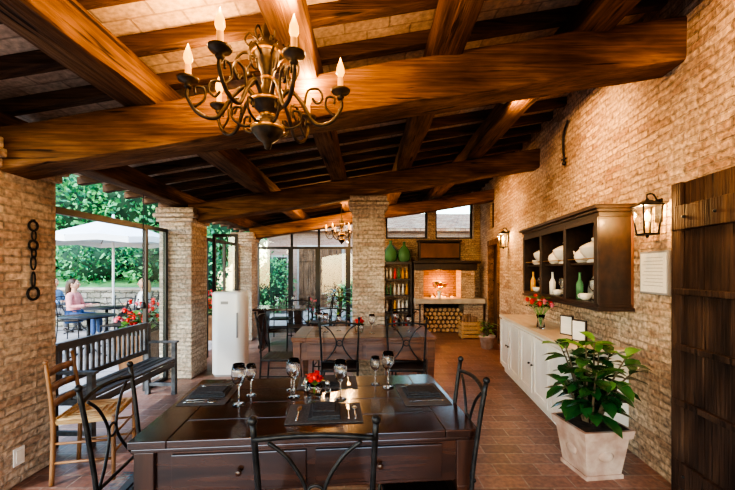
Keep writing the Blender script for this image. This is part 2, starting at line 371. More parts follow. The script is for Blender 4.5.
pillar("brick_pillar",-2.87,-2.42,-.6,-.1,2.36)
def frame(b,x,y0,y1,z0,z1,t=.045,mat=STEEL,pane=True):
    b.box(x-t/2,x+t/2,y0,y0+t,z0,z1,mat); b.box(x-t/2,x+t/2,y1-t,y1,z0,z1,mat)
    b.box(x-t/2,x+t/2,y0+t,y1-t,z1-t,z1,mat); b.box(x-t/2,x+t/2,y0+t,y1-t,z0,z0+t,mat)
    if pane: b.box(x-.004,x+.004,y0+t,y1-t,z0+t,z1-t,PANE)
def framex(b,y,x0,x1,z0,z1,t=.045,mat=STEEL,pane=True):
    b.box(x0,x0+t,y-t/2,y+t/2,z0,z1,mat); b.box(x1-t,x1,y-t/2,y+t/2,z0,z1,mat)
    b.box(x0+t,x1-t,y-t/2,y+t/2,z1-t,z1,mat); b.box(x0+t,x1-t,y-t/2,y+t/2,z0,z0+t,mat)
    if pane: b.box(x0+t,x1-t,y-.004,y+.004,z0+t,z1-t,PANE)
b=B(); frame(b,-2.76,4.60,5.1,0.0,2.06); b.box(-2.785,-2.735,2.93,4.60,2.0,2.06,STEEL); b.build("window_1")
b=B(); frame(b,-2.76,5.64,6.4,0.0,2.06); frame(b,-2.76,7.14,7.88,0.0,2.06); b.box(-2.785,-2.735,6.4,7.14,2.0,2.06,STEEL); b.build("door_1")
b=B(); framex(b,5.80,-2.41,-2.02,0.0,2.06); b.build("glass_door_leaf")
b=B()
xs=[-2.85,-1.98,-1.28,-.50,-.05,.35]
for i in range(len(xs)-1): framex(b,9.6,xs[i],xs[i+1],0,2.1,t=.06)
for i in range(len(xs)-1):
    x0,x1=xs[i],xs[i+1]
    zt0=zb(x0)+.5; zt1=zb(x1)+.5
    b.box(x0,x0+.06,9.575,9.625,2.1,zt0,STEEL)
    b.add([(x0,9.6,2.1),(x1,9.6,2.1),(x1,9.6,zt1),(x0,9.6,zt0)],[(0,1,2,3)],PANE)
b.build("window_2")
b=B()
b.box(.35,3.0,9.55,9.9,0,2.30,BR_R)
for x0,x1 in ((.35,.47),(1.55,1.75),(2.72,3.0)): b.box(x0,x1,9.55,9.9,2.3,zb(x1)+.55,BR_R)
b.build("wall_back")
b=B()
for x0,x1 in ((.47,1.55),(1.75,2.72)): framex(b,9.7,x0,x1,2.30,zb(x0)+.42,t=.05)
b.build("window_4")
# ---------------------------------------------------------------- fireplace
b=B()
b.box(1.12,2.78,8.75,9.54,.70,.82,SLAB)
b.box(1.14,1.34,8.85,9.54,0,.70,BR_R); b.box(2.30,2.76,8.85,9.54,0,.70,BR_R); b.box(1.34,2.30,9.45,9.54,0,.70,BLACK)
b.box(1.14,1.36,9.0,9.54,.82,1.50,BR_R); b.box(2.26,2.60,9.0,9.54,.82,1.50,BR_R); b.box(1.36,2.26,9.5,9.54,.82,1.5,FIREB)
b.box(1.12,2.64,8.95,9.54,1.50,1.66,HUTCH); b.box(1.11,2.72,8.88,9.54,1.66,1.72,HUTCH)
fp=b.build("fireplace",bevel=.012)
light("fireplace_light","POINT",(1.8,9.25,1.15),18,(1,.40,.11),fp,.06)
b=B(); b.box(1.28,2.30,9.2,9.5,1.72,1.76,HUTCH); b.box(1.28,1.32,9.2,9.5,1.76,2.2,HUTCH); b.box(2.26,2.3,9.2,9.5,1.76,2.2,HUTCH); b.box(1.25,2.33,9.17,9.52,2.2,2.25,HUTCH); b.box(1.32,2.26,9.46,9.5,1.76,2.2,HUTCH); b.box(1.32,2.26,9.2,9.22,1.8,2.16,HUTCHIN)
b.build("mantel_cabinet",bevel=.006)
b=B()
for i in range(5): b.tube([(1.55+.12*i,9.2,.856),(1.62+.08*i,9.42,.876+.03*(i%2))],.035,BARK,8)
for i in range(14):
    b.ball((random.uniform(1.55,2.1),random.uniform(9.2,9.42),.839),(.035,.03,.018),EMBER,8)
b.build("hearth_logs")
b=B(); random.seed(3)
for r in range(6):
    for k in range(9):
        rr=random.uniform(.042,.055); x=1.40+k*.105+(r%2)*.04; z=.055+r*.098
        if x>2.25: continue
        y0=8.95+random.uniform(-.03,.03)
        b.tube([(x,y0,z),(x,9.4,z)],rr,BARK,9); b.lathe([(0,0),(rr*.86,0),(rr*.86,.004)],CUT,(x,y0-.004,z),9,Matrix.Rotation(math.pi/2,3,'X'))
b.build("firewood_stack")
def bottle(b,mat,fat=1):
    b.lathe([(0,0),(.10*fat,.0),(.15*fat,.05),(.17*fat,.16),(.15*fat,.28),(.07*fat,.38),(.035,.42),(.035,.50),(.045,.51),(.03,.515),(.03,.42),(.06*fat,.37),(.14*fat,.28),(.16*fat,.16),(.14*fat,.05),(0,.012)],mat,(0,0,0),20)
b=B(); bottle(b,GGLASS); dj=b.build("demijohn",(.58,9.34,1.70),scale=1.05)
inst(dj,"demijohn",(.92,9.34,1.70),0,1.0)
b=B()
b.box(.38,1.09,9.1,9.54,1.64,1.70,HUTCH)
for z in (.05,.45,.85,1.25): b.box(.42,1.05,9.14,9.54,z,z+.03,HUTCH)
b.box(.38,.42,9.1,9.54,0,1.64,HUTCH); b.box(1.05,1.09,9.1,9.54,0,1.64,HUTCH)
for z in (.08,.48,.88,1.28):
    for i in range(6):
        x=.48+i*.1; m=random.choice([GGLASS,YEL,CERAM,RED,BLACK])
        b.lathe([(0,0),(.03,0),(.032,.16),(.012,.21),(.012,.27),(0,.27)],m,(x,9.25+random.uniform(-.03,.05),z),10)
b.build("wine_shelf")
b=B()
for i in range(4): b.box(2.05,2.45,8.10,8.12,.02+i*.09,.09+i*.09,STRAW); b.box(2.05,2.45,8.38,8.40,.02+i*.09,.09+i*.09,STRAW); b.box(2.05,2.07,8.12,8.38,.02+i*.09,.09+i*.09,STRAW); b.box(2.43,2.45,8.12,8.38,.02+i*.09,.09+i*.09,STRAW)
for x in (2.06,2.42):
    for y in (8.11,8.37): b.box(x,x+.03,y,y+.03,0,.38,STRAW)
for i in range(9): b.tube([(2.12+.035*i,8.25+random.uniform(-.08,.08),.05),(2.12+.035*i,8.25,.5+random.uniform(-.05,.05))],.03,BARK,7)
b.build("log_crate")
# ---------------------------------------------------------------- tables
def table(name,loc,rz,w,d,h=.76,drawers=2,m=MAHO,mu=MAHO_Y):
    b=B(); n=4
    ft=.16
    b.box(-w/2,-w/2+ft,-d/2,d/2,h-.035,h,m); b.box(w/2-ft,w/2,-d/2,d/2,h-.035,h,m)
    for i in range(n):
        y0=-d/2+i*d/n; b.box(-w/2+ft+.002,w/2-ft-.002,y0+.001,y0+d/n-.001,h-.035,h-.001,m)
    b.box(-w/2+.01,w/2-.01,-d/2+.01,d/2-.01,h-.055,h-.037,m)
    ap=.20; i0=.05
    for sy in (-1,1):
        y=sy*(d/2-i0); b.box(-w/2+.06,w/2-.06,y-.012,y+.012,h-.055-ap,h-.055,m)
    for sx in (-1,1):
        x=sx*(w/2-i0); b.box(x-.012,x+.012,-d/2+.06,d/2-.06,h-.055-ap,h-.055,m)
    dw=(w-.30)/drawers
    for k in range(drawers):
        x0=-w/2+.15+k*dw; y=-d/2+i0-.024
        b.box(x0+.02,x0+dw-.02,y,y+.012,h-.235,h-.075,m)
        b.lathe([(0,0),(.007,0),(.007,.012),(.015,.018),(.013,.028),(0,.030)],mu,(x0+dw/2,y,h-.155),12,Matrix.Rotation(math.pi/2,3,'X'))
    for sx in (-1,1):
        for sy in (-1,1):
            c=(sx*(w/2-.06),sy*(d/2-.06)); b.fr(c,h-.27,h-.055,.085,.085,mu); b.fr(c,.0,h-.27,.045,.08,mu)
    return b.build(name,loc,rz,bevel=.004)
T1=Vector((-.295,2.12,0)); R1=math.radians(5)
table("dining_table",T1,R1,1.56,.92)
table("dining_table",(-.05,4.5,0),math.radians(2),1.60,.85,.76,2,REDW,REDW)
def loc1(X,Y): return Vector((X,Y,.761))
def wineglass(name,loc,s=1):
    b=B(); pr=[(0,0),(.034,0),(.035,.003),(.006,.008),(.004,.02),(.004,.095),(.012,.105),(.030,.125),(.040,.155),(.038,.19),(.031,.222),(.0297,.222),(.0365,.19),(.0383,.155),(.028,.127),(.010,.109),(0,.106)]
    b.lathe(pr,GLASS,seg=28); return b.build(name,loc,scale=s)
wg=wineglass("wine_glass",loc1(-.71,2.05))
for (X,Y,s) in ((-.69,2.20,.82),(-.43,2.17,1.0),(-.155,2.13,1.0),(.13,2.35,1.0),(.05,2.42,.8),(-.47,2.29,.82)):
    inst(wg,"wine_glass",loc1(X,Y),0,s)
for (X,Y,s) in ((-.5,4.45,1),(-.35,4.55,.85),(.05,4.35,1),(.35,4.6,1),(.5,4.5,.85),(-.6,4.7,.9)):
    inst(wg,"wine_glass",loc1(X,Y),0,s)
def setting(X,Y,rz):
    p=B(); p.box(-.19,.19,-.13,.13,0,.004,MATT); p.build("placemat",(X,Y,.7605),rz,bevel=.001)
    n=B(); n.boxc((0,0,.010),(.16,.20,.012),NAPK); n.boxc((.005,.0,.020),(.14,.19,.010),NAPK,Matrix.Rotation(.05,3,'Z')); n.boxc((0,.02,.028),(.11,.13,.008),NAPK,Matrix.Rotation(-.04,3,'Z'))
    n.build("folded_napkin",(X,Y,.7605),rz,bevel=.003)
    for sx,kind in ((-.135,'f'),(.12,'k'),(.155,'s')):
        c=B(); z=.0075
        c.tube([(0,-.10,z),(0,-.03,z+.002),(0,.02,z)],[.006,.004,.003],SILV,8,3,flat=.4)
        if kind=='f':
            c.boxc((0,.045,z),(.02,.04,.002),SILV)
            for k in range(4): c.boxc((-.009+k*.006,.08,z),(.003,.035,.002),SILV)
        elif kind=='k':
            c.add([(-.006,.02,z-.001),(.008,.02,z-.001),(.009,.09,z-.001),(-.006,.115,z-.001),(-.006,.02,z+.001),(.008,.02,z+.001),(.009,.09,z+.001),(-.006,.115,z+.001)],[(0,3,2,1),(4,5,6,7),(0,1,5,4),(1,2,6,5),(2,3,7,6),(3,0,4,7)],SILV)
        else: c.ball((0,.05,z+.001),(.016,.026,.004),SILV,12)
        q=Vector((X,Y,.7600))+Matrix.Rotation(rz,3,'Z')@Vector((sx,0,0))
        c.build({'f':"dinner_fork",'k':"dinner_knife",'s':"soup_spoon"}[kind],q,rz)
setting(-.22,1.92,R1); setting(-.93,2.22,R1-math.pi/2); setting(.32,2.22,R1+math.pi/2); setting(-.26,2.44,R1+math.pi)
b=B(); b.lathe([(0,0),(.035,0),(.04,.05),(.038,.07),(.035,.07),(.036,.05),(.032,.008),(0,.008)],GLASS,seg=20)
for i in range(7):
    a=i*1.0; b.flower((.022*math.cos(a),.022*math.sin(a),.085+.014*(i%2)),.028,RED,9)
b.leaf((0,0,.07),(1,.2,.3),(0,0,1),.06,.035,LEAF2); b.leaf((0,0,.07),(-1,.3,.2),(0,0,1),.06,.035,LEAF2); b.leaf((0,0,.07),(.2,-1,.2),(0,0,1),.05,.035,LEAF2); b.tube([(0,0,.01),(0,0,.08)],.004,LEAF2,6)
fb=b.build("table_posy",loc1(-.31,2.17),scale=1.2); inst(fb,"table_posy",loc1(-.1,4.45),0,1.4)
for X,Y in ((-.24,2.24),(-.37,2.27)):
    b=B(); b.lathe([(0,0),(.016,0),(.018,.03),(.013,.05),(.014,.055)],GLASS,seg=14); b.lathe([(.014,.055),(.014,.065),(.006,.072),(0,.072)],SILV,seg=14); b.build("salt_shaker",loc1(X,Y))
# ---------------------------------------------------------------- chairs
def ironchair(name,loc,rz):
    b=B(); w=.195
    for sx in (-1,1):
        b.tube([(sx*w,-.23,.0),(sx*w*.95,-.20,.46),(sx*w*1.0,-.225,.75),(sx*w*1.05,-.26,.99)],.0105,IRON,8,4); b.ball((sx*w*1.05,-.262,1.0),.016,IRON,10)
        b.tube([(sx*w*1.04,.21,0),(sx*w*.98,.19,.44)],.0105,IRON,8)
        b.tube([(sx*w*.98,-.2,.25),(sx*w,.19,.25)],.007,IRON,6)
        b.tube([(sx*.155,-.255,.925),(sx*.085,-.248,.86),(sx*.03,-.238,.74),(sx*.085,-.222,.62),(sx*.155,-.21,.54)],.007,IRON,8,6)
    b.tube([(-w*1.04,-.255,.935),(-w*.5,-.268,.95),(0,-.272,.955),(w*.5,-.268,.95),(w*1.04,-.255,.935)],.010,IRON,8,4)
    b.tube([(-w,-.21,.54),(w,-.21,.54)],.008,IRON,8)
    b.tube([(-w,.19,.25),(w,.19,.25)],.007,IRON,6)
    b.tube([(.03*math.cos(a),-.238,.74+.03*math.sin(a)) for a in [k*math.pi/6 for k in range(12)]],.006,IRON,6,closed=True)
    for (x0,y0,x1,y1) in ((-w,-.2,w,-.2),(-w,.19,w,.19),(-w,-.2,-w,.19),(w,-.2,w,.19)): b.tube([(x0,y0,.44),(x1,y1,.44)],.011,IRON,8)
    for k in range(9): b.boxc((-w+.018+k*.045,-.005,.452),(.04,.40,.012),HUTCH)
    for k in range(8): b.boxc((0,-.18+k*.05,.458),(.39,.035,.01),HUTCH)
    return b.build(name,loc,rz)
ch=ironchair("iron_dining_chair",(-.185,1.50,0),math.radians(2))
def chair(x,y,deg): return inst(ch,"iron_dining_chair",(x,y,0),math.radians(deg))
chair(-.98,1.80,-84); chair(.27,1.88,92)
chair(-.30,4.10,2); chair(.42,4.10,-4)
chair(-.50,5.00,178); chair(.55,4.98,183); chair(-1.05,4.55,-90)
b=B(); w=.2
for sx in (-1,1):
    b.tube([(sx*w,-.2,0),(sx*w,-.19,.45),(sx*(w-.01),-.24,.88)],[.016,.017,.012],CHAIRW,10,4); b.ball((sx*(w-.01),-.242,.89),.016,CHAIRW,10)
    b.tube([(sx*(w+.02),.2,0),(sx*(w+.02),.2,.44),(sx*(w+.02),.2,.46)],[.013,.017,.014],CHAIRW,10,3)
    for z in (.16,.3): b.tube([(sx*w,-.19,z),(sx*(w+.02),.2,z)],.009,CHAIRW,8)
for z in (.2,.33): b.tube([(-w-.02,.2,z),(w+.02,.2,z)],.009,CHAIRW,8)
for z in (.56,.68,.80):
    vs=[];y=-.20-(z-.45)*.1
    for i in range(9):
        t=-1+i/4; yy=y-.02*(1-t*t)
        for dz in (-.022,.022+.012*(1-t*t)): vs+=[(t*(w-.01),yy-.006,z+dz),(t*(w-.01),yy+.006,z+dz)]
    fs=[]
    for i in range(8):
        o=i*4; fs+=[(o,o+4,o+6,o+2),(o+1,o+3,o+7,o+5),(o+2,o+6,o+7,o+3),(o,o+1,o+5,o+4)]
    b.add(vs,fs,CHAIRW,True)
b.fr((0,0),.435,.465,.40,.42,RUSH,.38,.40)
for k in range(4):
    s0=.19-k*.045; b.tube([(-s0,-s0,.468),(s0,-s0,.468),(s0,s0,.468),(-s0,s0,.468)],.012,RUSH,6,closed=True)
b.build("ladder_back_chair",(-2.06,2.82,0),math.radians(-75),scale=.96)
b=B(); Lb=1.40
for y in (0,Lb-.05):
    b.box(0,.05,y,y+.05,0,.86,BENCHW); b.box(.32,.37,y,y+.05,0,.62,BENCHW); b.box(.0,.39,y-.005,y+.055,.62,.645,BENCHW); b.box(.05,.32,y,y+.05,.36,.41,BENCHW); b.box(.05,.32,y+.01,y+.04,.1,.14,BENCHW)
for k in range(4): b.box(.05+k*.082,.05+k*.082+.068,-.01,Lb+.01,.415,.44,BENCHW)
b.box(.0,.045,.05,Lb-.05,.80,.87,BENCHW); b.box(.0,.045,.05,Lb-.05,.50,.55,BENCHW)
for k in range(17): b.box(.012,.034,.075+k*.077,.075+k*.077+.035,.55,.80,BENCHW)
b.box(.34,.365,.05,Lb-.05,.34,.40,BENCHW)
b.build("slatted_wooden_bench",(-2.68,3.12,0),0,bevel=.004)
b=B(); b.box(-.30,.30,-.30,.30,0,.008,RUGM); b.build("woven_rug",(-1.50,2.45,0),0)
b=B(); r=.12
b.rr([(.42,.38,r-.02,.0),(.42,.38,r-.02,.03)],GREYS)
b.rr([(.45,.41,r-.005,.03),(.46,.42,r,.04),(.46,.42,r,1.15),(.45,.41,r-.005,1.175),(.41,.37,r-.02,1.19)],WHITE)
b.box(.135,.155,-.235,-.205,.55,.90,GREYS); b.box(-.08,.02,-.214,-.208,1.02,1.06,GREYS)
b.build("white_refrigerator",(-1.99,5.42,0),.08)
# ---------------------------------------------------------------- sideboard
b=B(); dp=.44; L=2.42
b.box(-dp,0,0,L,.08,.80,WHITEP); b.box(-dp+.03,0,.03,L-.03,0,.08,WHITEP); b.box(-dp-.03,0,-.03,L+.03,.80,.835,SIDETOP)
nd=5; dw=L/nd
for k in range(nd):
    y0=k*dw+.02; y1=(k+1)*dw-.02; x=-dp
    b.box(x-.018,x,y0,y1,.12,.77,WHITEP)
    for (a,c,z0,z1) in ((y0,y0+.06,.12,.77),(y1-.06,y1,.12,.77),(y0+.06,y1-.06,.12,.18),(y0+.06,y1-.06,.71,.77)): b.box(x-.03,x-.018,a,c,z0,z1,WHITEP)
    b.lathe([(0,0),(.006,0),(.006,.014),(.014,.02),(.012,.03),(0,.032)],IRON,(x-.03,(y1-.03 if k%2 else y0+.03),.46),10,Matrix.Rotation(-math.pi/2,3,'Y'))
b.build("white_sideboard",W(3.12,.002),WA,bevel=.004)
# ---------------------------------------------------------------- wall hutch
b=B(); dp=.27; L=2.0; z0=1.19; z1=1.98
b.box(-.02,0,0,L,z0,z1,HUTCHIN)
b.box(-dp,0,0,L,z0,z0+.03,HUTCH); b.box(-dp-.015,0,-.015,L+.015,z0-.03,z0,HUTCH); b.box(-dp,0,0,L,z1-.04,z1,HUTCH)
b.box(-dp-.02,0,-.02,L+.02,z1,z1+.025,HUTCH); b.box(-dp-.05,0,-.05,L+.05,z1+.025,z1+.055,HUTCH)
for y in (0,.64,1.32,L-.03): b.box(-dp,-.02,y,y+.03,z0+.03,z1-.04,HUTCH)
b.box(-dp+.04,-.02,.03,L-.03,1.545,1.565,HUTCH)
for y in (0,.62,1.30,L-.06): b.box(-dp-.012,-dp,y,y+.06,z0+.03,z1-.04,HUTCH)
for y0,y1 in ((.06,.62),(.68,1.30),(1.36,L-.06)):
    b.box(-dp-.012,-dp,y0,y1,z1-.08,z1-.04,HUTCH)
    b.tube([(-dp+.01,y0,1.60),(-dp+.01,y1,1.60)],.005,GOLD,6)
b.build("wall_hutch",W(3.05,.002),WA,bevel=.003)
def tureen(name,p,s=1):
    b=B(); b.lathe([(0,0),(.05,0),(.055,.012),(.035,.025),(.07,.05),(.095,.085),(.10,.115),(.102,.12),(.085,.135),(.05,.155),(.015,.165),(.012,.175),(.02,.185),(.015,.198),(0,.2)],CERAM,seg=28)
    for sx in (-1,1): b.tube([(sx*.092,0,.11),(sx*.13,0,.115),(sx*.13,0,.08),(sx*.088,0,.07)],.007,CERAM,8,4)
    return b.build(name,p,WA+1.57,scale=s)
ZU,ZL=1.566,1.2215
t=tureen("soup_tureen",W(3.36,.165,ZU),1.15); inst(t,"soup_tureen",W(3.98,.165,ZU),WA+1.5,1.2); inst(t,"soup_tureen",W(4.62,.165,ZU),WA+1.5,1.15)
b=B(); b.lathe([(0,0),(.04,0),(.06,.02),(.075,.06),(.065,.10),(.035,.125),(.03,.135),(.012,.14),(.015,.15),(0,.158)],CERAM,seg=24)
b.tube([(.065,0,.05),(.10,0,.075),(.125,0,.12)],[.014,.010,.007],CERAM,8,4); b.tube([(-.06,0,.10),(-.105,0,.10),(-.105,0,.045),(-.066,0,.04)],.006,CERAM,8,4)
tp=b.build("teapot",W(4.24,.17,ZU),WA+1.57); inst(tp,"teapot",W(3.57,.17,ZU),WA+1.8,1.0)
b=B(); b.lathe([(0,0),(.03,0),(.05,.02),(.055,.06),(.052,.06),(.047,.022),(.028,.006),(0,.006)],CERAM,seg=20); b.tube([(.05,0,.05),(.075,0,.045),(.07,0,.02),(.047,0,.018)],.004,CERAM,6,4)
cp=b.build("tea_cup",W(3.15,.17,ZU),WA)
for s_ in (3.77,4.45,4.82): inst(cp,"tea_cup",W(s_,.18,ZU),WA)
b=B(); b.lathe([(0,.0),(.07,.0),(.115,.015),(.117,.019),(.07,.006),(0,.006)],CERAM,(0,0,.117),28,Matrix.Rotation(math.radians(78),3,'X'))
pl=b.build("display_plate",W(3.58,.06,ZU),WA-math.pi/2)
for s_,z in ((4.20,ZU),(4.86,ZU),(3.3,ZL),(3.54,ZL),(3.95,ZL),(4.2,ZL),(4.62,ZL)): inst(pl,"display_plate",W(s_,.06,z),WA-math.pi/2)
for i,s_ in enumerate((3.18,3.32,3.46,3.58,3.82,3.98,4.12,4.26,4.50,4.64,4.78,4.92)):
    p=W(s_,.19,ZL)
    if i%4==0: inst(tp,"teapot",p,WA+1.6,.75)
    elif i%4==1: inst(wg,"wine_glass",p,0,.9)
    elif i%4==2: inst(cp,"tea_cup",p,i,1.0)
    else:
        bb=B(); bb.lathe([(0,0),(.032,0),(.034,.14),(.012,.19),(.012,.25),(.015,.255),(0,.256)],(GGLASS,CERAM,YEL)[i%3],seg=16); bb.build("glass_bottle",p)
def cardframe(name,p,rz,w,h):
    b=B(); b.box(-w/2,w/2,-.008,.008,0,h,HUTCH); b.box(-w/2+.012,w/2-.012,-.011,-.008,.012,h-.012,PAPER); b.box(-.01,.01,.008,.05,0,.02,HUTCH); return b.build(name,p,rz)
cardframe("framed_menu_card",W(3.45,.25,.836),WA-1.1,.15,.20); cardframe("framed_menu_card",W(3.80,.22,.836),WA-1.1,.15,.20)
def bouquet(name,p,mats,h=.18,spread=.1,n=9,vm=GLASS,s=1):
    b=B(); b.lathe([(0,0),(.035,0),(.04,.02),(.03,.09),(.042,.14),(.039,.14),(.027,.09),(.036,.022),(0,.008)],vm,seg=20)
    for i in range(n):
        a=i*2.4; r=spread*math.sqrt((i+.5)/n); q=(r*math.cos(a),r*math.sin(a),.14+h*(1-.4*r/spread)+random.uniform(-.03,.03))
        b.tube([(0,0,.02),(q[0]*.3,q[1]*.3,.14),q],.003,LEAF2,5,3); b.flower(q,.036,mats[i%len(mats)],9)
        for k in range(3):
            b.leaf((q[0]*.7,q[1]*.7,.14+h*(.4+.25*k)),(math.cos(a+k*2+1),math.sin(a+k*2+1),.5),(0,0,1),.11,.05,LEAF2 if k else LEAF,.3)
    return b.build(name,p,scale=s)
bouquet("rose_bouquet",W(4.20,.34,.836),[RED,RED,PINK,RED],.17,.14,13,s=1.15)
bouquet("mantel_flowers",(1.72,8.92,.82),[YEL,PINK,YEL,RED],.16,.16,16,CERAM,1.25)
# ---------------------------------------------------------------- open plank door against the wall
b=B()
s0,s1=1.52,2.50; zt=2.07
n=4; pw=(s1-s0)/n
for k in range(n): b.box(-.055,-.02,s0+k*pw+.003,s0+(k+1)*pw-.003,.02,zt,DOORW)
for z0_,z1_ in ((.10,.26),(.62,.66),(.98,1.02),(1.34,1.38),(1.76,1.92)): b.box(-.085,-.055,s0+.01,s1-.01,z0_,z1_,DOORW)
b.box(-.08,-.055,s0,s0+.09,.02,zt,DOORW); b.box(-.08,-.055,s1-.09,s1,.02,zt,DOORW)
for k in range(n):
    for z in (.18,1.84): b.ball((-.087,s0+(k+.5)*pw,z),.010,IRON,8)
b.build("plank_door",(1.84,0,0),WA,bevel=.006)
b=B(); b.box(-.02,0,-.16,.16,1.32,1.64,GREYS); b.box(-.024,-.02,-.145,.145,1.335,1.625,PAPER)
for k in range(9): b.box(-.0255,-.024,-.11,.08+.02*(k%3),1.59-k*.026,1.594-k*.026,GREYS)
b.build("framed_notice",W(2.78),WA)
def lantern(name,p,s=1,power=10):
    b=B(); c=(-.10,0)
    b.box(-.015,0,-.04,.04,-.06,.14,IRON); b.tube([(-.01,0,.10),(-.05,0,.18),(-.10,0,.18),(-.10,0,.13)],.007,IRON,8,4)
    b.fr(c,.09,.13,.17,.05,IRON); b.fr(c,.08,.09,.18,.18,IRON); b.fr(c,-.17,-.155,.12,.13,IRON); b.ball((-.10,0,.135),.015,IRON,8); b.ball((-.10,0,-.18),.014,IRON,8)
    for sx in (-1,1):
        for sy in (-1,1): b.tube([(-.10+sx*.055,sy*.055,-.16),(-.10+sx*.078,sy*.078,.08)],.007,IRON,6)
    b.lathe([(0,-.15),(.014,-.15),(.014,-.06),(0,-.06)],CANDLE,(-.10,0,0),10); b.lathe([(0,-.06),(.018,-.04),(.026,-.01),(.016,.02),(0,.05)],LANTG,(-.10,0,0),12)
    for sy in (-1,1): b.add([(-.155,sy*.056,-.15),(-.045,sy*.056,-.15),(-.02,sy*.078,.08),(-.18,sy*.078,.08)],[(0,1,2,3)],PANE)
    o=b.build(name,p,WA,scale=s)
    light(name+"_light","POINT",(-.14,0,.03),power,WARM,o,.03)
    return o
lantern("wall_lantern",W(2.74,0,1.90),.85,12)
lantern("wall_lantern",W(6.85,0,2.08),1.0,15)
b=B(); b.tube([(-.03,4.35,2.75),(-.03,4.38,3.05),(-.03,4.25,3.2)],.012,IRON,8,3); b.tube([(-.0,4.35,2.80),(-.06,4.35,2.78)],.01,IRON,8); b.ball((-.03,4.35,2.74),.025,IRON,10)
b.build("iron_wall_bracket",(1.84,0,0),WA)
# ---------------------------------------------------------------- potted rubber plant
random.seed(21)
b=B()
b.fr((0,0),0,.03,.29,.29,TERRA); b.fr((0,0),.03,.30,.27,.34,TERRA); b.fr((0,0),.30,.36,.37,.39,TERRA); b.fr((0,0),.36,.362,.34,.34,SOIL)
for sy,sx in ((-1,0),(0,-1),(1,0),(0,1)):
    b.ball((sx*.155,sy*.155,.17),(.06 if sx==0 else .012,.06 if sy==0 else .012,.04),TERRA,12)
for i in range(14):
    a=i*2.4+random.uniform(-.2,.2); R_=random.uniform(.14,.27) if i%4 else .06; H=random.uniform(.25,.64)
    tip=Vector((R_*math.cos(a),R_*math.sin(a),.36+H)); p0=Vector((.04*math.cos(a),.04*math.sin(a),.34)); mid=(p0+tip)/2+Vector((0,0,.06))
    b.tube([p0,mid,tip],[.011,.008,.004],STEM,7,4)
    for k in range(12):
        t=.2+.8*k/11; q=p0.lerp(tip,t)+Vector((0,0,.06*4*t*(1-t)*.9)); aa=a+k*2.4
        el=random.uniform(-.2,.45)+(.5 if k>9 else 0)
        b.leaf(q,(math.cos(aa)*math.cos(el),math.sin(aa)*math.cos(el),math.sin(el)),(0,0,1),random.uniform(.15,.21),random.uniform(.085,.11),LEAF if k<10 or i%2 else LEAF2,.3)
b.build("potted_rubber_plant",(1.68,2.80,0),.12)
# ---------------------------------------------------------------- chandelier
def chandelier(name,loc,angs,top,s=1,power=9):
    b=B()
    pr=[(0,-.46),(.018,-.45),(.024,-.42),(.055,-.40),(.085,-.36),(.088,-.33),(.065,-.30),(.035,-.27),(.055,-.245),(.088,-.21),(.09,-.19),(.045,-.16),(.030,-.10),(.034,-.04),(.06,.02),(.08,.06),(.076,.09),(.045,.12),(.026,.17),(.04,.20),(.014,.24),(.010,top/s)]
    b.lathe(pr,CHB,seg=24)
    for r,z in ((.09,-.345),(.092,-.20),(.082,.065),(.039,-.27),(.035,-.07)): b.lathe([(r-.01,z-.009),(r+.003,z-.007),(r+.003,z+.007),(r-.01,z+.009)],GOLD,seg=24)
    lp=[]; dz=-.13
    for a in angs:
        a=math.radians(a); ca,sa=math.cos(a),math.sin(a)
        def P(r,z,o=0): return (r*ca-o*sa,r*sa+o*ca,z)
        b.tube([P(.06,-.19),P(.12,-.13),P(.19,-.20),P(.26,-.31),P(.35,-.30),P(.405,-.22),P(.40,-.04+dz)],[.013,.012,.011,.011,.011,.010,.009],CHB,8,6)
        b.tube([P(.20,-.22),P(.22,-.13),P(.28,-.12),P(.30,-.17),P(.27,-.20),P(.245,-.17)],.007,CHB,7,5)
        b.tube([P(.37,-.27),P(.32,-.22),P(.325,-.165),P(.365,-.165),P(.365,-.20)],.0065,CHB,7,5)
        b.tube([P(.05,-.30),P(.11,-.34),P(.18,-.31),P(.18,-.25),P(.14,-.245),P(.14,-.28)],.007,CHB,7,5)
        b.tube([P(.05,.03),P(.12,.06),P(.17,.0),P(.15,-.07),P(.10,-.06),P(.11,-.01)],.0065,CHB,7,5)
        b.tube([P(.04,.12),P(.09,.17),P(.12,.13),P(.10,.10),P(.085,.125)],.0055,CHB,7,5)
        c=P(.40,dz)
        b.lathe([(0,-.05),(.012,-.05),(.022,-.035),(.012,-.02),(.048,-.008),(.055,.006),(.051,.008),(.018,0),(.018,.02),(.015,.02)],CHB,c,18)
        b.lathe([(.0155,0),(.0155,.075),(0,.075)],CANDLE,c,14)
        b.lathe([(0,.073),(.011,.075),(.023,.105),(.021,.13),(.009,.165),(0,.19)],BULB,c,14)
        lp.append((c[0],c[1],.225+dz))
    o=b.build(name,loc,scale=s)
    for p in lp: light(name+"_bulb_light","POINT",p,power,WARM,o,.02)
    return o
chandelier("candle_chandelier",(-.55,2.05,2.62),(2,66,150,197,254,302),zb(-.55)+.57-2.62,1.0,6)
chandelier("candle_chandelier",(-.50,7.2,2.34),(0,60,120,180,240,300),zb(-.5)+.57-2.34,.75,9)
for i,(y,e) in enumerate(((3.5,75),(1.5,62),(6.6,80))):  # added spot fixtures, put in to wash the right wall with warm light
    b=B(); b.lathe([(0,0),(.03,0),(.035,.02),(.035,.10),(.02,.12),(0,.12)],IRON,(0,0,-.10),16); b.tube([(0,0,0.0),(0,0,.06)],.008,IRON,8)
    x=1.28; z=zb(x)+.465-.06
    o=b.build("added_wash_spot",(x,y,z),0)
    d=Vector((.9,.15,-.55)); light("wall_wash_light","SPOT",(.0,0,-.13),e,WARM,o,.04,d.to_track_quat('-Z','Y').to_euler(),math.radians(140),1)
b=B()
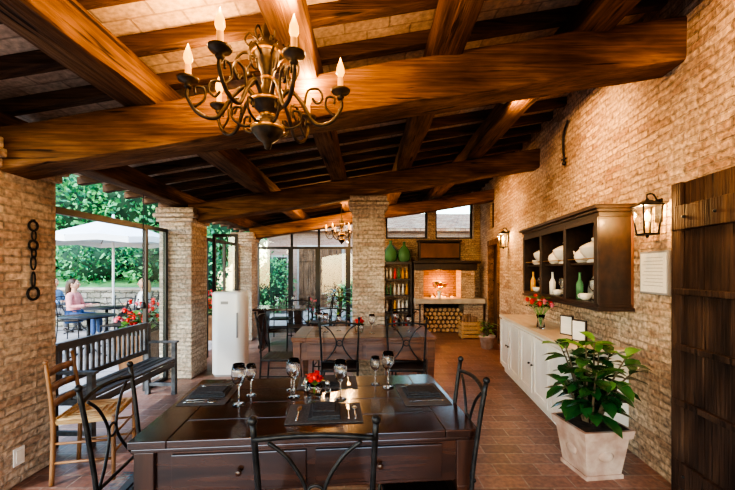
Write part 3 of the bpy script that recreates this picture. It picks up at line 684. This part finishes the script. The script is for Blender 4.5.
def ring(c,r,t=.006,ry=1):
    b.tube([(c[0],c[1]+r*math.cos(a),c[2]+r*ry*math.sin(a)) for a in [k*math.pi/8 for k in range(16)]],t,IRON,7,closed=True)
ring((0,0,.22),.035,.008); ring((0.004,0,.15),.018,.006,ry=1.9); ring((0,0,.08),.035,.008); ring((.004,0,.02),.018,.006,ry=1.8); ring((0,0,-.05),.02,.006,ry=2.4); ring((.0,0,-.17),.014,.006,ry=4); ring((0,0,-.27),.045,.009)
b.tube([(-.02,0,.26),(.01,0,.26)],.008,IRON,6)
b.build("iron_ring_chain",(-2.425,2.70,1.60),0)
b=B()
for k in range(22):
    z=2.0-k*.042; v=k%2
    b.tube([((.012*math.cos(a) if v else 0),(0 if v else .012*math.cos(a)),z+.026*math.sin(a)) for a in [q*math.pi/5 for q in range(10)]],.004,IRON,5,closed=True)
b.lathe([(0,0),(.03,0),(.035,.02),(.02,.07),(0,.08)],IRON,(0,0,1.04),12); b.tube([(0,0,2.02),(0,0,2.42)],.004,IRON,6)
b.build("rain_chain",(-2.68,4.45,0.0))
b=B(); b.box(0,.008,-.04,.04,-.06,.06,WHITE); b.box(.008,.012,-.025,.025,-.04,.04,CERAM); b.build("wall_socket",(-2.44,2.6,.20))
b=B(); b.box(-.50,.50,-.38,.38,.72,.76,MAHO)
for x in (-.34,.34): b.fr((x,0),.06,.72,.10,.16,MAHO_Y,.34,.5); b.box(x-.06,x+.06,-.33,.33,0,.06,MAHO_Y)
b.box(-.34,.34,-.03,.03,.25,.33,MAHO); b.build("trestle_table",(-1.72,7.45,0),.1,bevel=.005)
chair(-1.9,8.1,180); chair(-1.3,6.95,10); chair(-.95,7.5,90)
inst(wg,"wine_glass",(-1.8,7.4,.761),0,1); inst(wg,"wine_glass",(-1.5,7.5,.761),0,1)
def shrubpot(name,p,s=1,fl=None,h=.5,n=70,long=False):
    b=B(); b.lathe([(0,0),(.11,0),(.15,.22),(.165,.22),(.165,.26),(.145,.26),(.14,.23),(0,.23)],TERRA,seg=20)
    for i in range(n):
        a=random.random()*6.28; r=random.uniform(0,.2); z=.25+random.uniform(0,h); e=random.uniform(0,.9)
        b.leaf((r*.5*math.cos(a),r*.5*math.sin(a),z*.9),(math.cos(a)*math.cos(e),math.sin(a)*math.cos(e),math.sin(e)),(0,0,1),.16 if not long else .3,.05,LEAF2 if i%3 else LEAF,.4)
    for k in range(6): b.tube([(0,0,.2),(.05*math.cos(k),.05*math.sin(k),.25+h*.9)],.006,STEM,5)
    if fl:
        for i in range(16):
            a=random.random()*6.28; r=random.uniform(.05,.24); b.flower((r*math.cos(a),r*math.sin(a),.3+random.uniform(.2,1)*h),.04,fl,7)
    return b.build(name,p,0,scale=s)
shrubpot("potted_palm",(-.62,8.5,0),1.25,None,.7,60,True)
shrubpot("potted_fern",(2.30,7.15,0),.95,None,.35,50)
shrubpot("potted_geranium",(-1.35,9.1,0),1,PINK,.5)
# ---------------------------------------------------------------- exterior
def foliage(name,blobs,ls,seed=1,dens=1.0,trunk=None):
    random.seed(seed); b=B()
    for (c,r,n) in blobs:
        c=Vector(c)
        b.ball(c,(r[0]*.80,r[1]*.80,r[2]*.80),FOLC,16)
        for i in range(int(n*dens)):
            v=Vector((random.gauss(0,1),random.gauss(0,1),random.gauss(0,1))).normalized()
            k=random.uniform(.80,1.10)+.28*mnoise.noise(v*3.2+c)
            q=c+Vector((v.x*r[0],v.y*r[1],v.z*r[2]))*k
            d=(v+Vector((random.gauss(0,.7),random.gauss(0,.7),random.gauss(0,.7)))).normalized()
            s_=d.cross(Vector((random.gauss(0,1),random.gauss(0,1),random.gauss(0,1)))).normalized()
            l=ls*random.uniform(.6,1.3)
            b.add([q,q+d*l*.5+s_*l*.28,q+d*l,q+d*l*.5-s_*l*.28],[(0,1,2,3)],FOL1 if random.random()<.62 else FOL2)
    if trunk:
        for p,q,r in trunk: b.tube([p,q],[r,r*.6],STEM,10)
    return b.build(name)
b=B(); vs=[];fs=[];nx,ny=30,16
for j in range(ny+1):
    for i in range(nx+1):
        x=-26+i*.70; y=10.3+j*1.0; vs.append((x,y,.85+j*.27+.35*mnoise.noise(Vector((x*.4,y*.4,0)))*(1 if j else 0)))
for j in range(ny):
    for i in range(nx): a=j*(nx+1)+i; fs.append((a,a+1,a+nx+2,a+nx+1))
b.add(vs,fs,GRASS,True); b.build("ground_hillside")
b=B(); b.box(-26,-4.9,9.95,10.35,-.03,.95,STONE); b.box(-26,-4.88,9.92,10.38,.95,1.02,SLAB); b.build("stone_retaining_wall",bevel=.02)
foliage("hedge_shrub",[((-8.5,11.6,1.7),(1.3,.8,.8),1800),((-10.8,11.9,1.8),(1.4,.9,1.0),1800),((-6.6,11.8,1.7),(1.1,.8,.9),1600),((-13,12,1.9),(1.3,.9,1.0),1200),((-5.6,12.2,1.3),(.8,.8,1.3),1300)],.15,2)
foliage("courtyard_shrub",[((-3.5,13.4,.95),(.75,.6,1.0),1400),((-.55,13.8,.55),(.5,.4,.6),600)],.12,9)
foliage("garden_tree",[((-9.2,15,4.3),(2.0,1.5,1.7),3200),((-11.2,14.4,3.6),(1.6,1.3,1.3),2200)],.22,3,1,[((-9.6,15,1.5),(-9.3,15,4.2),.18)])
foliage("garden_tree",[((-7.0,15.5,4.6),(1.9,1.5,1.8),3000),((-6.0,14.6,3.2),(1.2,1.1,1.2),1600)],.22,4,1,[((-6.8,15.3,1.4),(-6.9,15.4,4.2),.18)])
foliage("garden_tree",[((-14.5,15.5,4.4),(2.6,1.7,2.2),2600),((-12.3,17.5,5.8),(2.4,1.6,2.0),2000)],.26,5,1,[((-14.3,15.5,1.5),(-14.3,15.5,4.2),.2)])
foliage("distant_tree",[((-8,23,6.5),(4.5,2,3.5),3500),((-16,23,6.5),(5,2,3.8),3000),((-1,25,6.0),(4.5,1.5,3.0),2200)],.4,6,1,[((-8,23,0),(-8,23,5),.3),((-16,23,0),(-16,23,5),.3),((-1,25,0),(-1,25,4),.3)])
b=B()
b.box(-4.1,7,15.2,20,-.05,3.1,BR_X)
b.box(-2.85,-.95,15.08,15.2,-.03,2.5,GREYS)
for k in range(9): b.box(-2.77+k*.193,-2.77+k*.193+.183,15.03,15.08,0,2.4,SHEDW)
b.box(-2.77,-1.03,15.0,15.03,.35,.5,SHEDW); b.box(-2.77,-1.03,15.0,15.03,1.85,2.0,SHEDW)
b.box(-3.9,-3.2,15.1,15.2,.9,2.1,GREYS); b.box(-3.82,-3.28,15.08,15.1,.98,2.02,BLACK)
b.box(-.6,.3,15.1,15.2,.9,2.1,WHITEP); b.box(-.52,.22,15.08,15.1,.98,2.02,GREYS); b.box(-.18,-.12,15.05,15.08,.98,2.02,WHITEP)
b.add([(-4.5,14.8,3.05),(7.4,14.8,3.05),(7.4,20,4.4),(-4.5,20,4.4),(-4.5,14.8,3.17),(7.4,14.8,3.17),(7.4,20,4.52),(-4.5,20,4.52)],[(0,3,2,1),(4,5,6,7),(0,1,5,4),(1,2,6,5),(2,3,7,6),(3,0,4,7)],ROOFT)
b.build("neighbouring_brick_house")
b=B(); n=8; R_=1.45; vs=[(0,0,2.80)]
for k in range(n*2):
    a=k*math.pi/n; r=R_ if k%2==0 else R_*.93; vs.append((r*math.cos(a),r*math.sin(a),2.25 if k%2==0 else 2.30))
for k in range(n*2):
    v=vs[1+k]; vs.append((v[0],v[1],v[2]-.13))
fs=[(0,1+k,1+(k+1)%(2*n)) for k in range(2*n)]+[(1+k,1+2*n+k,1+2*n+(k+1)%(2*n),1+(k+1)%(2*n)) for k in range(2*n)]
b.add(vs,fs,CLOTH); b.tube([(0,0,.1),(0,0,2.87)],.028,WHITE,10); b.lathe([(0,0),(.28,0),(.28,.05),(.06,.09),(.04,.3),(0,.3)],SLAB,(0,0,0),20)
for k in range(n):
    a=k*2*math.pi/n; b.tube([(0,0,2.78),(R_*math.cos(a),R_*math.sin(a),2.24)],.01,CHAIRW,6); b.tube([(0,0,2.22),(R_*.5*math.cos(a),R_*.5*math.sin(a),2.5)],.008,CHAIRW,6)
b.build("garden_umbrella",(-6.15,9.0,-.03))
b=B(); b.lathe([(0,.70),(.42,.70),(.42,.725),(0,.725)],IRON,seg=28); b.tube([(0,0,.05),(0,0,.7)],.03,IRON,10)
for k in range(3):
    a=k*2.094; b.tube([(0,0,.25),(.15*math.cos(a),.15*math.sin(a),.08),(.32*math.cos(a),.32*math.sin(a),.015)],.014,IRON,8,4)
pt=b.build("bistro_table",(-4.95,6.6,-.03)); inst(pt,"bistro_table",(-5.68,8.1,-.03)); inst(pt,"bistro_table",(-7.05,9.1,-.03))
for (x,y,dg) in ((-4.35,6.45,100),(-5.6,6.3,-60),(-4.95,7.35,180),(-4.6,5.1,40),(-4.3,7.6,20)):
    o=chair(x,y,dg); o.name="iron_garden_chair"; o.location.z=-.03
random.seed(11)
b=B(); b.fr((0,0),.0,.45,.30,.36,CHAIRW,.8,.9); b.fr((0,0),.45,.50,.40,.40,CHAIRW,.95,.95); b.fr((0,0),.5,.502,.34,.34,SOIL,.88,.88)
for i in range(220):
    a=random.random()*6.28; e=random.uniform(-.3,1.2); q=(random.uniform(-.16,.16),random.uniform(-.44,.44),.5+random.uniform(0,.28))
    b.leaf(q,(math.cos(a)*math.cos(e),math.sin(a)*math.cos(e),math.sin(e)),(0,0,1),.10,.09,LEAF2 if i%2 else LEAF,.3)
for i in range(46): b.flower((random.uniform(-.22,.22),random.uniform(-.5,.5),.62+random.uniform(0,.3)),.05,RED if i%4 else PINK,8)
gp=b.build("geranium_planter",(-3.62,6.0,-.03),.2,scale=1.1); inst(gp,"geranium_planter",(-4.2,9.4,-.03),1.4)
inst(gp,"geranium_planter",(-3.45,8.5,-.03),0.1)
# ---------------------------------------------------------------- people
def skinobj(name,verts,edges,rad,mat,parent):
    me=D.meshes.new(name); me.from_pydata(verts,edges,[]); o=D.objects.new(name,me); scene.collection.objects.link(o)
    m=o.modifiers.new("skin","SKIN"); m.use_smooth_shade=True
    for i,r in enumerate(rad): me.skin_vertices[0].data[i].radius=(r,r)
    me.skin_vertices[0].data[0].use_root=True
    s=o.modifiers.new("sub","SUBSURF"); s.levels=2; s.render_levels=2
    me.materials.append(mat); o.parent=parent; return o
def person(name,loc,rz,shirt,trs,hair,longhair=True):
    e=D.objects.new(name,None); scene.collection.objects.link(e); e.location=loc; e.rotation_euler=(0,0,rz)
    skinobj("shirt",[(0,0,.52),(0,.0,.68),(0,.0,.86),(0,.0,.99),(.17,0,.97),(.23,.06,.74),(.13,.30,.76),(-.17,0,.97),(-.23,.06,.74),(-.13,.30,.76)],
      [(0,1),(1,2),(2,3),(3,4),(4,5),(5,6),(3,7),(7,8),(8,9)],[.15,.125,.15,.09,.07,.048,.036,.07,.048,.036],shirt,e)
    skinobj("trousers",[(0,-.02,.54),(.10,.04,.53),(.13,.44,.52),(.13,.45,.12),(-.10,.04,.53),(-.13,.44,.52),(-.13,.45,.12)],[(0,1),(1,2),(2,3),(0,4),(4,5),(5,6)],[.14,.10,.07,.05,.10,.07,.05],trs,e)
    b=B()
    for sx in (-1,1):
        b.tube([(sx*.13,.42,.10),(sx*.13,.46,.06),(sx*.13,.56,.045),(sx*.13,.64,.035)],[.04,.045,.042,.025],EYE,10,4,flat=.8)
    b.build("shoes",parent=e)
    b=B(); b.tube([(0,0,.98),(0,.01,1.08),(0,.015,1.14)],[.062,.05,.05],SKIN,14,3)
    b.ball((0,.02,1.22),(.075,.092,.112),SKIN,24); b.ball((0,.045,1.165),(.052,.06,.05),SKIN,16)
    b.tube([(0,.105,1.235),(0,.128,1.205),(0,.11,1.195)],[.008,.014,.008],SKIN,8,3)
    for sx in (-1,1):
        b.ball((sx*.03,.10,1.235),(.014,.012,.009),CERAM,10); b.ball((sx*.03,.11,1.235),(.006,.004,.006),EYE,8); b.ball((sx*.078,.01,1.215),(.012,.022,.03),SKIN,10); b.tube([(sx*.045,.10,1.255),(sx*.018,.107,1.258)],.004,hair,5)
        wx=sx*.13; b.ball((wx-sx*.01,.34,.765),(.036,.045,.014),SKIN,12)
        for k,(dx,l) in enumerate(((-.027,.055),(-.009,.068),(.009,.072),(.026,.062))):
            b.tube([(wx+dx*.9,.37,.768),(wx+dx,.37+l*.55,.775),(wx+dx,.37+l,.755)],[.009,.0085,.007],SKIN,7,3)
        b.tube([(wx-sx*.035,.33,.768),(wx-sx*.06,.355,.77),(wx-sx*.062,.385,.76)],[.010,.009,.008],SKIN,7,3)
    b.ball((0,.10,1.168),(.024,.012,.006),LIP,10)
    b.build("head_and_hands",parent=e)
    b=B(); b.ball((0,-.005,1.25),(.088,.095,.10),hair,20)
    if longhair: b.tube([(0,-.05,1.27),(0,-.08,1.18),(0,-.085,1.05),(0,-.08,.97)],[.07,.075,.07,.03],hair,14,4)
    b.build("hair",parent=e)
    return e
HA=noisy("dark_hair",(.03,.016,.008),(.07,.035,.018),(40,40,6),.5,.3); HB=noisy("blonde_hair",(.35,.20,.08),(.5,.32,.15),(40,40,6),.5,.3)
for (nm,x,y,r,sh,tr,ha,lh) in (("seated_woman",-6.40,8.1,-80,cloth("pink_shirt",(.60,.25,.24)),cloth("blue_jeans",(.05,.09,.20)),HA,True),("seated_woman",-5.22,8.68,138,cloth("white_shirt",(.60,.58,.56)),cloth("dark_trousers",(.03,.03,.04)),HB,True),("seated_man",-7.8,9.25,-95,cloth("blue_shirt",(.16,.26,.42)),cloth("grey_trousers",(.12,.12,.13)),HA,False)):
    person(nm,(x,y,-.03),math.radians(r),sh,tr,ha,lh)
    o=chair(x,y,r); o.name="iron_garden_chair"; o.location.z=-.03
# ---------------------------------------------------------------- lighting / world
w=D.worlds.new("World"); scene.world=w; w.use_nodes=True; nt=w.node_tree; bg=nt.nodes["Background"]
sky=nt.nodes.new("ShaderNodeTexSky"); sky.sky_type='NISHITA'; sky.sun_elevation=math.radians(38); sky.sun_rotation=math.radians(200); sky.sun_disc=False; sky.air_density=1.5; sky.dust_density=.4; sky.ozone_density=1.5
nt.links.new(sky.outputs[0],bg.inputs[0]); bg.inputs[1].default_value=.46
sun=light("sun","SUN",(-6,-5,10),1.5,(1,.95,.86)); sun.data.angle=.06; sun.rotation_euler=Vector((.45,.60,-.75)).to_track_quat('-Z','Y').to_euler()
# ---------------------------------------------------------------- camera
cam=D.cameras.new("camera"); co=D.objects.new("camera",cam); scene.collection.objects.link(co)
cam.sensor_width=36; cam.lens=36*372/735; cam.shift_y=25/735; cam.clip_start=.05
co.location=(0,0,1.5); co.rotation_euler=(math.pi/2,0,0); scene.camera=co
try:
    scene.view_settings.view_transform='AgX'; scene.view_settings.look='AgX - High Contrast'; scene.view_settings.exposure=1.08
except Exception as ex: print(ex)
